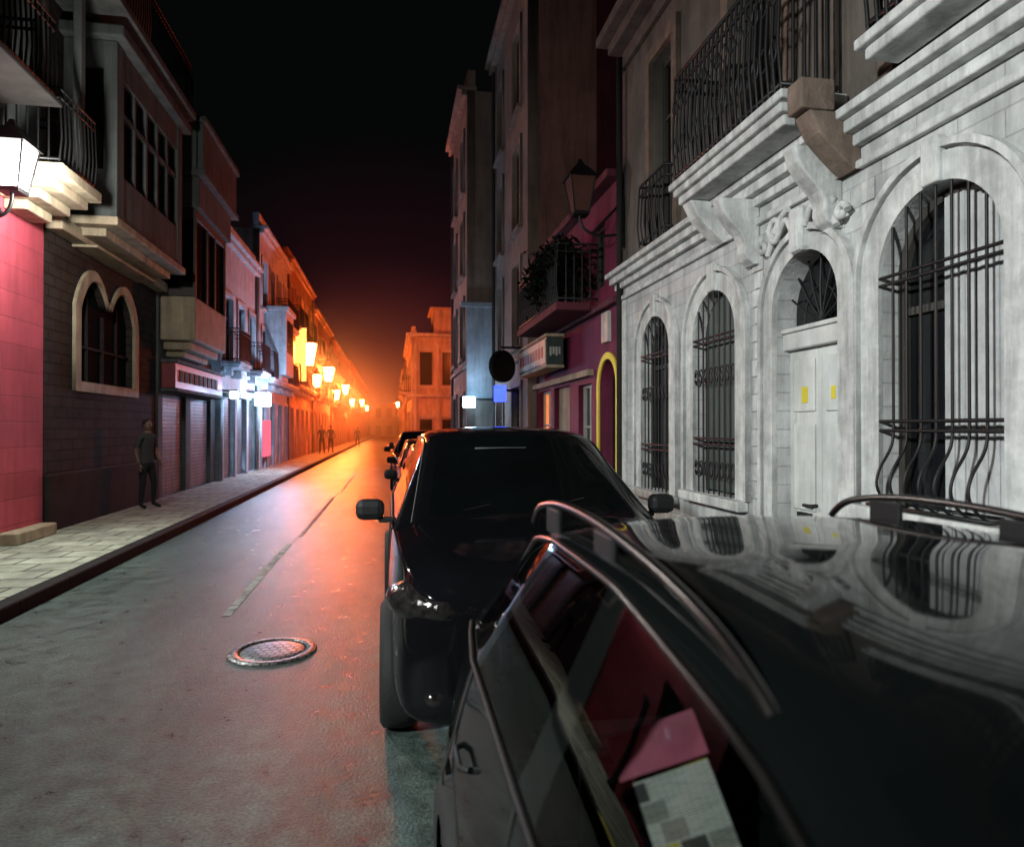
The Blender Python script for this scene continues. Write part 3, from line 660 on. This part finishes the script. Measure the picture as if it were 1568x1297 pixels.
l0 = lantern('wall_lantern', -1, -5.2, 9.72, 5.12, 1.2, M['lamp_white'], .40, 330, (1, .97, .90), .55)
spot(l0, (.5, -.2, -.35), (-1.6, 8.6, 0), 900, (.86, 1, .92), 120, .9)
lm = lantern('wall_lantern.001', -1, -5.2, -1.2, 4.7, 1.1, M['lamp_white'], .5)
spot(lm, (.3, 0, -.35), (3.2, 4.9, 1.3), 3300, (.94, 1, .97), 70, .9)
lantern('wall_lantern.002', 1, 3.2, 9.2, 5.0, 1.0, M['amber_glass'], .62)
OR = (1, .12, .024)
k = 3
for (side, X, y, z, pw, s) in ((-1, -4.9, 36.5, 5.6, 700, 2.4), (-1, -4.9, 41, 4.5, 800, 1.5), (-1, -4.8, 47.5, 5.4, 1300, 2.0), (-1, -4.8, 54, 4.3, 1500, 1.5), (-1, -4.7, 63, 5.2, 1800, 1.7), (-1, -4.7, 73, 4.4, 1500, 1.5), (-1, -4.4, 90, 5.0, 1500, 1.6),
                              (1, 3.9, 31, 5.0, 1900, 1.), (1, 1.3, 82, 4.5, 900, 1.2)):
    lantern('wall_lantern.%03d' % k, side, X, y, z, s, M['lamp_orange'] if not (y == 82) else M['lamp_green'], .6, pw, OR); k += 1
lantern('wall_lantern.%03d' % k, -1, -4.4, 108, 4.8, 1.5, M['lamp_orange'], .6)
bn = empty('lit_hanging_banner', (-4.4, 34.8, 5.2)); FS = Fac(-1, -4.9, bn)
FS.bx('banner_panel', [(34.75, 34.85, 4.0, 6.6, .25, .75)], M['banner_orange'], .02)
FS.bx('banner_bracket', [(34.77, 34.83, 6.62, 6.68, .0, .8), (34.77, 34.83, 3.92, 3.98, .0, .8)], M['iron'])
def pt(name, loc, e, c, r=.1, parent=None):
    l = bpy.data.lights.new(name, 'POINT'); l.energy = e; l.color = c; l.shadow_soft_size = r
    o_ = bpy.data.objects.new(name, l); o_.location = loc; link(o_, parent); return o_
pt('sign_light', (-4.0, 21.3, 2.7), 70, (.34, .60, 1), .1, bs)
pt('sign_light', (-3.7, 25.6, 2.9), 520, (.44, .64, 1), .1, bs)
rs = empty('lit_projecting_sign', (1.9, 19.5, 2.6))
boxes('light_box', [(2.0, 2.35, 19.4, 19.5, 2.3, 2.6)], M['lamp_blue'], rs, .02)
boxes('sign_arm', [(2.35, 3.1, 19.43, 19.48, 2.5, 2.56)], M['iron'], rs)
pt('sign_light', (2.1, 19.2, 2.5), 70, (.55, .75, 1), .1, rs)
rs = empty('blue_projecting_sign', (2.6, 16.5, 2.6))
boxes('light_box', [(2.45, 2.75, 16.4, 16.5, 2.35, 2.75)], M['lamp_bluedeep'], rs, .02)
boxes('sign_arm', [(2.75, 3.1, 16.43, 16.48, 2.6, 2.66)], M['iron'], rs)
rs = empty('round_hanging_sign', (2.45, 15.2, 3.1))
ds = lathe('sign_disc', [(0.001, -.04), (.3, -.04), (.3, -.06), (.36, -.06), (.36, .06), (.3, .06), (.3, .04), (.001, .04)], M['iron'], rs, 40, loc=(0, 0, 0), keep=False, smooth=False); ds.rotation_euler = (R(90), 0, R(35))
boxes('sign_arm', [(2.4, 3.1, 15.17, 15.23, 3.5, 3.55)], M['iron'], rs)

# ------------------------------------------------------------------ cars (front towards -Y)
def wheel(parent, x, y, r, side):
    lathe('tyre', [(r * .62, -.1), (r * .9, -.105), (r * .98, -.085), (r, -.04), (r, .04), (r * .98, .085), (r * .9, .105), (r * .62, .1)], M['rubber'], parent, 36, 'X', (x, y, r), keep=False)
    lathe('rim', [(r * .63, .09), (r * .58, .07), (r * .56, -.02), (0.001, -.03)], M['black_plastic'] , parent, 28, 'X', (x, y, r), keep=False)
    v, f = [], []
    o_ = side * .085
    for k in range(5):
        a = 2 * math.pi * k / 5 + .3
        for (rr, w) in ((.04, .035), (r * .62, .05)):
            for sg_ in (-1, 1):
                cy, cz = rr * math.cos(a) - sg_ * w * math.sin(a), rr * math.sin(a) + sg_ * w * math.cos(a)
                v.append((x + o_ - (side * .03 if rr < .1 else 0), y + cy, r + cz))
        i = 4 * k; f.append((i, i + 1, i + 3, i + 2))
    ob = mesh('spokes', v, f, M['alloy'], parent, keep=False); md = ob.modifiers.new('s', 'SOLIDIFY'); md.thickness = .03

def car(name, loc, ST, paint, glassm, wheels, wr, sub=2, head=1.0, mirror_y=None, hatch=False, ww=.84, wsm=None):
    e = empty(name, loc)
    v, f, mi = [], [], []
    rings = []
    for (yb, yt, zb, hb, ze, he, zc, hB) in ST:
        half = [(.86 * hB, yb, .24), (.985 * hB, yb, .34), (hB, yb, .62), (hb + .012, yb, zb - .03), (hb, yb, zb), (he, yt, ze),
                (he - .05, yt, ze + (zc - ze) * .62), (he * .5, yt, zc - .012), (0, yt, zc)]
        full = [(-a, b_, c) for (a, b_, c) in half] + [(a, b_, c) for (a, b_, c) in reversed(half[:-1])]
        idx = []
        for q_ in full: idx.append(len(v)); v.append(q_)
        rings.append(idx)
    n = len(rings[0])
    for s in range(len(rings) - 1):
        A, B = rings[s], rings[s + 1]
        for j in range(n):
            k_ = (j + 1) % n
            f.append((A[j], A[k_], B[k_], B[j]))
            jj = j if j < 8 else n - 2 - j
            m_ = 0
            if jj == 4 and s in (5, 7, 9): m_ = 1
            if jj in (6, 7) and s in (3, 11): m_ = 3
            if j == n - 1: m_ = 2
            mi.append(m_)
    f.append(tuple(reversed(rings[0]))); mi.append(0); f.append(tuple(rings[-1])); mi.append(0)
    me = bpy.data.meshes.new('body'); me.from_pydata(v, [], f); me.update()
    bm = bmesh.new(); bm.from_mesh(me); bm.faces.ensure_lookup_table()
    for i, fc in enumerate(bm.faces): fc.material_index = mi[i]; fc.smooth = True
    cl = bm.edges.layers.float.new('crease_edge')
    bm.verts.ensure_lookup_table()
    for s in range(len(rings) - 1):
        for j, w in ((4, .55), (n - 5, .55), (5, .75), (n - 6, .75), (1, .3), (n - 2, .3)):
            ed = bm.edges.get((bm.verts[rings[s][j]], bm.verts[rings[s + 1][j]]))
            if ed: ed[cl] = w
    for s in (3, 4, 5, 6, 7, 8, 9, 10, 11, 12):
        for j in (4, n - 6):
            ed = bm.edges.get((bm.verts[rings[s][j]], bm.verts[rings[s][j + 1]]))
            if ed: ed[cl] = .8
    for s in (3, 4, 12):
        for j in range(5, 10):
            ed = bm.edges.get((bm.verts[rings[s][j]], bm.verts[rings[s][j + 1]]))
            if ed: ed[cl] = .45
    bmesh.ops.recalc_face_normals(bm, faces=bm.faces)
    bm.to_mesh(me); bm.free()
    me.materials.append(paint); me.materials.append(glassm); me.materials.append(M['black_plastic']); me.materials.append(wsm or glassm)
    tmp = bpy.data.objects.new('tmp', me); COL.objects.link(tmp)
    md = tmp.modifiers.new('s', 'SUBSURF'); md.levels = sub; md.render_levels = sub
    cm = bmesh.new()
    for wy in wheels:
        for sd in (-1, 1):
            bmesh.ops.create_cone(cm, cap_ends=True, segments=40, radius1=wr * 1.16, radius2=wr * 1.16, depth=.5,
                                  matrix=Matrix.Translation((sd * (ww + .05), wy, wr + .01)) @ Matrix.Rotation(R(90), 4, 'Y'))
    cme = bpy.data.meshes.new('cut'); cm.to_mesh(cme); cm.free()
    for k_ in range(4): cme.materials.append(M['black_plastic'])
    for p_ in cme.polygons: p_.material_index = 2
    cut = bpy.data.objects.new('cut', cme); COL.objects.link(cut)
    bo = tmp.modifiers.new('b', 'BOOLEAN'); bo.object = cut; bo.operation = 'DIFFERENCE'; bo.solver = 'EXACT'
    dg = bpy.context.evaluated_depsgraph_get(); fin = bpy.data.meshes.new_from_object(tmp.evaluated_get(dg))
    bpy.data.objects.remove(tmp); bpy.data.objects.remove(cut)
    ob = bpy.data.objects.new('body', fin); link(ob, e, False)
    for wy in wheels:
        for sd in (-1, 1): wheel(e, sd * (ww - .06), wy, wr, sd)
    side_top = [(ST[i][1], ST[i][5], ST[i][4]) for i in range(3, 13)]
    tubes('window_trim', [[(sd * (b_ + .004), a, c + .002) for (a, b_, c) in side_top] for sd in (-1, 1)], .0085, M['satin'] if hatch else M['black_plastic'], e, keep=False, smooth=True)
    belt = [(ST[i][0], ST[i][3], ST[i][2]) for i in range(4, 12)]
    tubes('belt_trim', [[(sd * (b_ + .006), a, c) for (a, b_, c) in belt] for sd in (-1, 1)], .009, M['black_plastic'], e, keep=False)
    G = []
    for i in (5, 7, 9):
        yb = ST[i][0] - (.03 if i > 5 else -.05)
        for sd in (-1, 1): G.append([(sd * (ST[i][3] + .01), yb, ST[i][2] - .02), (sd * (ST[i][7] + .001), yb, .62), (sd * (ST[i][7] * .99), yb, .36)])
    tubes('door_gap', G, .004, M['rubber'], e, keep=False)
    hd = []
    for i in (6, 8):
        yb = ST[i][0] - .2
        for sd in (-1, 1): hd.append([(sd * (ST[i][7] - .05), yb - .08, .78), (sd * (ST[i][7] - .025), yb - .06, .78), (sd * (ST[i][7] - .025), yb + .06, .78), (sd * (ST[i][7] - .05), yb + .08, .78)])
    tubes('door_handle', hd, .010, M['black_plastic'], e, keep=False)
    my = mirror_y; zb = ST[4][2]; hb = ST[4][3]
    for sd in (-1, 1):
        boxes('mirror_housing', [(sd * (hb + .06), sd * (hb + .25), my - .06, my + .06, zb + .02, zb + .16)], M['black_plastic'], e, .045, False)
        boxes('mirror_glass', [(sd * (hb + .09), sd * (hb + .22), my + .061, my + .064, zb + .05, zb + .13)], M['car_glass_dark'], e, 0, False)
        boxes('mirror_arm', [(sd * (hb - .01), sd * (hb + .1), my - .02, my + .03, zb - .0, zb + .035)], M['black_plastic'], e, .008, False)
    z1 = ST[1][2]; hf = ST[1][7]
    for sd in (-1, 1):
        blob('headlamp', (sd * (hf - .16), .20, z1 - .11 * head), (.19 * head, .13, .085 * head), M['lens'], e, False, rot=Matrix.Rotation(sd * R(38), 4, 'Z') @ Matrix.Rotation(sd * R(-6), 4, 'Y'))
        blob('fog_lamp', (sd * (hf - .2), .055, .42), (.06, .04, .045), M['lens'], e, False)
        L_ = ST[-1][0]
        blob('tail_lamp', (sd * (ST[-2][7] - .13), L_ - .13, ST[-2][2] - .16), (.075, .10, .12), M['red_lens'], e, False)
    boxes('grille', [(-.36, .36, -.015, .05, .60 + k_ * .05, .62 + k_ * .05) for k_ in range(4)], M['chrome'], e, .004, False)
    boxes('number_plate', [(-.26, .26, -.035, -.02, .40, .51)], M['sign_white'], e, .004, False)
    zc = ST[3][6]; yc = ST[3][1]
    tubes('wiper', [[(x0, yc + .02, zc + .005), (x0 + .45, yc + .14, zc + .085)] for x0 in (-.55, -.05)], .008, M['rubber'], e, keep=False)
    return e

HS = [(0.0, 0.0, .62, .50, .66, .42, .68, .66), (.10, .10, .76, .66, .79, .56, .82, .80), (.45, .45, .87, .76, .90, .66, .94, .86), (.83, .85, .93, .775, .97, .68, 1.01, .87),
      (.90, 1.80, .94, .78, 1.28, .60, 1.40, .86), (.98, 1.88, .945, .78, 1.32, .60, 1.43, .86), (2.40, 2.34, .955, .78, 1.395, .60, 1.47, .86), (2.52, 2.43, .955, .78, 1.405, .60, 1.475, .86),
      (3.25, 2.88, .96, .775, 1.41, .60, 1.468, .88), (3.31, 2.94, .96, .775, 1.408, .60, 1.465, .88), (3.58, 3.17, .97, .75, 1.38, .59, 1.44, .86), (3.72, 3.30, .975, .73, 1.34, .58, 1.41, .83),
      (3.86, 3.80, .96, .70, 1.03, .60, 1.05, .78), (3.95, 3.95, .80, .62, .84, .55, .86, .70)]
hc = car('parked_hatchback', (1.04, -1.1, 0), HS, M['hatch_paint'], M['car_glass'], (.72, 3.25), .30, 3, mirror_y=1.05, hatch=True, ww=.85, wsm=M['car_glass_dark'])
RP = []
for sd in (-1, 1):
    RP.append([(sd * .560, y, z) for (y, z) in ((1.90, 1.35), (1.96, 1.385), (2.1, 1.43), (2.35, 1.47), (2.7, 1.50), (3.0, 1.50), (3.2, 1.48), (3.33, 1.45), (3.38, 1.40))])
tubes('roof_rail', RP, .012, M['satin'], hc, keep=False, smooth=True, res=4)
boxes('rail_foot', [(sd * .560 - .008, sd * .560 + .008, y - .07, y + .07, 1.40, 1.48) for sd in (-1, 1) for y in (2.6, 3.1)], M['black_plastic'], hc, .006, False)
def seat(y, sides, hr=True):
    for sd in sides:
        boxes('seat_back', [(sd - .24, sd + .24, y, y + .12, .45, .80 if not hr else 1.0)], M['seat'], hc, .05, False)
        boxes('seat_base', [(sd - .24, sd + .24, y - .5, y - .0, .35, .5)], M['seat'], hc, .05, False)
        if hr: boxes('headrest', [(sd - .13, sd + .13, y + .02, y + .1, 1.03, 1.2)], M['seat'], hc, .04, False)
seat(2.15, (.38,)); seat(3.1, (-.38, .38), False)
boxes('cabin_floor', [(-.7, .7, 1.0, 3.7, .28, .32)], M['seat'], hc, 0, False)
boxes('document_shelf', [(-.62, -.2, 2.55, 2.63, .35, .98)], M['seat'], hc, .02, False)
boxes('dashboard', [(-.68, .68, 1.1, 1.4, .6, .93)], M['seat'], hc, .04, False)
def sheet(name, c, w, h, rz, rx, rr2, mt, parent):
    n = 6; v, f = [], []
    for i in range(n + 1):
        for j in range(n + 1):
            v.append(((i / n - .5) * w, (j / n - .5) * h, .006 * math.sin(i * 1.1) * math.cos(j * .9)))
    for i in range(n):
        for j in range(n): a = i * (n + 1) + j; f.append((a, a + n + 1, a + n + 2, a + 1))
    ob = mesh(name, v, f, mt, parent, True, keep=False); ob.location = c; ob.rotation_euler = (rx, rr2, rz); return ob
sheet('folded_newspaper', (-.475, 2.36, .965), .16, .17, R(-22), R(62), R(-24), M['newspaper'], hc)
sheet('pink_wall_reflection', (-.51, 2.42, 1.075), .19, .085, R(-22), R(62), R(-24), M['pink_reflection'], hc)  # added sheet: reflection of the pink house given as a coloured surface

SS = [(0.0, 0.0, .80, .64, .86, .54, .89, .76), (.10, .10, .98, .80, 1.02, .68, 1.05, .89), (.55, .55, 1.04, .86, 1.07, .76, 1.11, .93), (1.12, 1.15, 1.07, .885, 1.11, .77, 1.15, .93),
      (1.2, 1.88, 1.075, .89, 1.585, .655, 1.69, .93), (1.35, 1.98, 1.08, .89, 1.61, .65, 1.715, .93), (2.3, 2.35, 1.08, .89, 1.64, .65, 1.735, .93), (2.42, 2.45, 1.08, .89, 1.64, .65, 1.735, .93),
      (3.2, 3.15, 1.09, .89, 1.635, .65, 1.73, .93), (3.3, 3.25, 1.09, .89, 1.63, .65, 1.725, .93), (4.0, 3.75, 1.1, .86, 1.60, .64, 1.70, .92), (4.2, 3.92, 1.1, .85, 1.56, .63, 1.67, .91),
      (4.38, 4.3, 1.08, .83, 1.16, .70, 1.19, .88), (4.48, 4.48, .9, .76, .94, .66, .96, .82)]
sv = car('parked_suv', (.90, 3.25, 0), SS, M['suv_paint'], M['car_glass_dark'], (.80, 3.55), .36, 3, mirror_y=1.5, ww=.92, head=1.25)
boxes('windscreen_strip', [(-.3, .08, 1.725, 1.73, 1.555, 1.575)], M['greywall'], sv, 0, False)  # thin pale strip across the upper windscreen
def scaled(ST, sy, sz): return [(a * sy, b_ * sy, c * sz, d_, e_ * sz, f_, g_ * sz, h_) for (a, b_, c, d_, e_, f_, g_, h_) in ST]
cars = [(9.0, HS, 'red_paint', 1.0), (13.6, HS, 'silver_paint', 1.0), (18.2, SS, 'suv_paint', .95), (23.4, HS, 'red_paint', 1.), (28., HS, 'silver_paint', 1.0)]
for i, (y, S_, pt_, sz) in enumerate(cars):
    car('parked_car' + ('' if i == 0 else '.%03d' % i), (.92, y, 0), scaled(S_, 1.05, sz), M[pt_], M['car_glass_dark'], ((.72 if S_ is HS else .85) * 1.05, (3.25 if S_ is HS else 3.55) * 1.05), .31 if S_ is HS else .35, 2, mirror_y=1.25 if S_ is HS else 1.45, ww=.85 if S_ is HS else .92)

# ------------------------------------------------------------------ people
def person(name, loc, rot, shirt, full=True):
    e = empty(name, loc); e.rotation_euler = (0, 0, rot)
    J = {'pel': (0, 0, .93, .13, .10), 'waist': (0, -.005, 1.08, .125, .09), 'chest': (0, 0, 1.28, .16, .11), 'neck0': (0, .005, 1.44, .10, .075), 'neck': (0, 0, 1.50, .052, .052), 'head0': (0, -.01, 1.56, .05, .055),
         'shL': (-.17, 0, 1.40, .065, .065), 'elL': (-.235, .03, 1.13, .043, .043), 'wrL': (-.23, -.06, .89, .03, .03),
         'shR': (.17, 0, 1.40, .065, .065), 'elR': (.24, .02, 1.13, .043, .043), 'wrR': (.2, -.12, .93, .03, .03),
         'hipL': (-.09, 0, .86, .095, .095), 'knL': (-.11, -.02, .50, .06, .06), 'anL': (-.12, .03, .10, .04, .045), 'toL': (-.14, -.14, .04, .035, .03),
         'hipR': (.09, 0, .86, .095, .095), 'knR': (.12, -.06, .50, .06, .06), 'anR': (.15, .0, .10, .04, .045), 'toR': (.19, -.16, .04, .035, .03)}
    E = [('pel', 'waist'), ('waist', 'chest'), ('chest', 'neck0'), ('neck0', 'neck'), ('neck', 'head0'), ('neck0', 'shL'), ('shL', 'elL'), ('elL', 'wrL'), ('neck0', 'shR'), ('shR', 'elR'), ('elR', 'wrR'),
         ('pel', 'hipL'), ('hipL', 'knL'), ('knL', 'anL'), ('anL', 'toL'), ('pel', 'hipR'), ('hipR', 'knR'), ('knR', 'anR'), ('anR', 'toR')]
    ks = list(J); me = bpy.data.meshes.new('b'); me.from_pydata([J[k_][:3] for k_ in ks], [(ks.index(a), ks.index(b_)) for a, b_ in E], [])
    tmp = bpy.data.objects.new('tmp', me); COL.objects.link(tmp)
    tmp.modifiers.new('s', 'SKIN'); sv_ = me.skin_vertices[0].data
    for i, k_ in enumerate(ks): sv_[i].radius = J[k_][3:]
    sv_[0].use_root = True
    ss_ = tmp.modifiers.new('u', 'SUBSURF'); ss_.levels = 2
    dg = bpy.context.evaluated_depsgraph_get(); fin = bpy.data.meshes.new_from_object(tmp.evaluated_get(dg)); bpy.data.objects.remove(tmp)
    fin.materials.clear()
    for m_ in (shirt, M['trousers'], M['skin'], M['rubber']): fin.materials.append(m_)
    for p_ in fin.polygons:
        z = p_.center.z; p_.use_smooth = True; x = abs(p_.center.x)
        p_.material_index = 0 if z > .92 else (1 if z > .09 else 3)
        if z > 1.49: p_.material_index = 2
        if x > .17 and z < 1.2 and z > .7: p_.material_index = 2
    link(bpy.data.objects.new('body', fin), e, False)
    blob('head', (0, -.015, 1.635), (.072, .09, .108), M['skin'], e, False, seg=24)
    blob('hair', (0, .008, 1.66), (.079, .092, .098), M['hair'], e, False, seg=20)
    blob('nose', (0, -.108, 1.625), (.012, .016, .02), M['skin'], e, False, seg=10)
    for sd in (-1, 1):
        blob('ear', (sd * .074, -.005, 1.63), (.01, .018, .028), M['skin'], e, False, seg=10)
        blob('eye', (sd * .028, -.094, 1.648), (.011, .008, .007), M['hair'], e, False, seg=8)
    boxes('mouth', [(-.022, .022, -.104, -.09, 1.585, 1.592)], M['red_lens'], e, .002, False)
    if full:
        for wr_ in ('wrL', 'wrR'):
            x, y, z = J[wr_][:3]
            blob('palm', (x, y - .02, z - .045), (.018, .036, .048), M['skin'], e, False, seg=10)
            fs = []
            for k_ in range(4):
                yy = y - .045 + k_ * .018; ln = (.065, .075, .07, .055)[k_]
                fs.append([(x, yy, z - .08), (x * 1.0, yy - .004, z - .08 - ln * .5), (x * .94, yy - .006, z - .08 - ln)])
            fs.append([(x, y - .05, z - .03), (x * .97, y - .075, z - .06), (x * .95, y - .078, z - .085)])
            tubes('fingers', fs, .0085, M['skin'], e, keep=False)
    return e
person('pedestrian', (-4.72, 14.4, .13), R(60), M['shirt'])
person('pedestrian.001', (-4.2, 43, .13), R(0), M['trousers'], False)
person('pedestrian.002', (-3.8, 44.5, .13), R(170), M['shirt'], False)
person('pedestrian.003', (-3.0, 62, 0), R(10), M['trousers'], False)
bo_ = empty('bollard', (-5.0, 9.1, .13))
lathe('post', [(.0, 0), (.09, 0), (.09, .05), (.06, .08), (.055, 1.5), (.07, 1.52), (.075, 1.57), (.05, 1.62), (0, 1.64)], M['iron'], bo_, 20, keep=False)

# ------------------------------------------------------------------ night haze (thins out with height)
hz = empty('night_haze', (-.5, 80, 0))
for i, (z0, z1, dn) in enumerate(((-.01, 5.5, .008), (5.51, 7.5, .0035), (7.51, 9.5, .0016), (9.51, 12, .0007))):
    m = bpy.data.materials.new('haze_%d' % i); t, N, L = nt(m)
    o = N.new('ShaderNodeOutputMaterial'); vs = N.new('ShaderNodeVolumeScatter'); vs.inputs['Density'].default_value = dn; vs.inputs['Anisotropy'].default_value = .7
    L.new(vs.outputs[0], o.inputs['Volume'])
    boxes('haze_layer_%d' % (i + 1), [(-5.1, 4.2, 30, 131, z0, z1)], m, hz)

# ------------------------------------------------------------------ world: night sky, faint light-pollution glow only over the town centre (+Y)
w = bpy.data.worlds.new('World'); scene.world = w; w.use_nodes = True
N = w.node_tree.nodes; L = w.node_tree.links
for x in list(N): N.remove(x)
o = N.new('ShaderNodeOutputWorld'); bg = N.new('ShaderNodeBackground'); bg2 = N.new('ShaderNodeBackground'); ad = N.new('ShaderNodeAddShader')
sk = N.new('ShaderNodeTexSky'); sk.sky_type = 'NISHITA'; sk.sun_disc = False; sk.sun_elevation = R(-4); sk.sun_rotation = R(180)
L.new(sk.outputs[0], bg.inputs[0]); bg.inputs[1].default_value = .001
tc = N.new('ShaderNodeTexCoord')
dt = N.new('ShaderNodeVectorMath'); dt.operation = 'DOT_PRODUCT'; L.new(tc.outputs['Generated'], dt.inputs[0]); dt.inputs[1].default_value = (0, 1, 0)
cr = N.new('ShaderNodeValToRGB'); L.new(dt.outputs['Value'], cr.inputs[0])
cr.color_ramp.elements[0].position = .92; cr.color_ramp.elements[0].color = (.0016, .0018, .0019, 1)
cr.color_ramp.elements[1].position = 1.; cr.color_ramp.elements[1].color = (.05, .009, .012, 1)
e = cr.color_ramp.elements.new(.972); e.color = (.008, .0026, .0042, 1)
L.new(cr.outputs[0], bg2.inputs[0]); bg2.inputs[1].default_value = 1
L.new(bg.outputs[0], ad.inputs[0]); L.new(bg2.outputs[0], ad.inputs[1]); L.new(ad.outputs[0], o.inputs[0])

# ------------------------------------------------------------------ camera
cam = bpy.data.cameras.new('camera'); co = bpy.data.objects.new('camera', cam); COL.objects.link(co)
co.location = (0, 0, 1.72); co.rotation_euler = (R(90.35), 0, R(-9.98)); cam.lens = 24; cam.sensor_width = 36; cam.clip_end = 2000; cam.clip_start = .02
cam.dof.use_dof = True; cam.dof.focus_distance = 6; cam.dof.aperture_fstop = 2.0
scene.camera = co
scene.view_settings.view_transform = 'Standard'; scene.view_settings.look = 'None'; scene.view_settings.exposure = 0
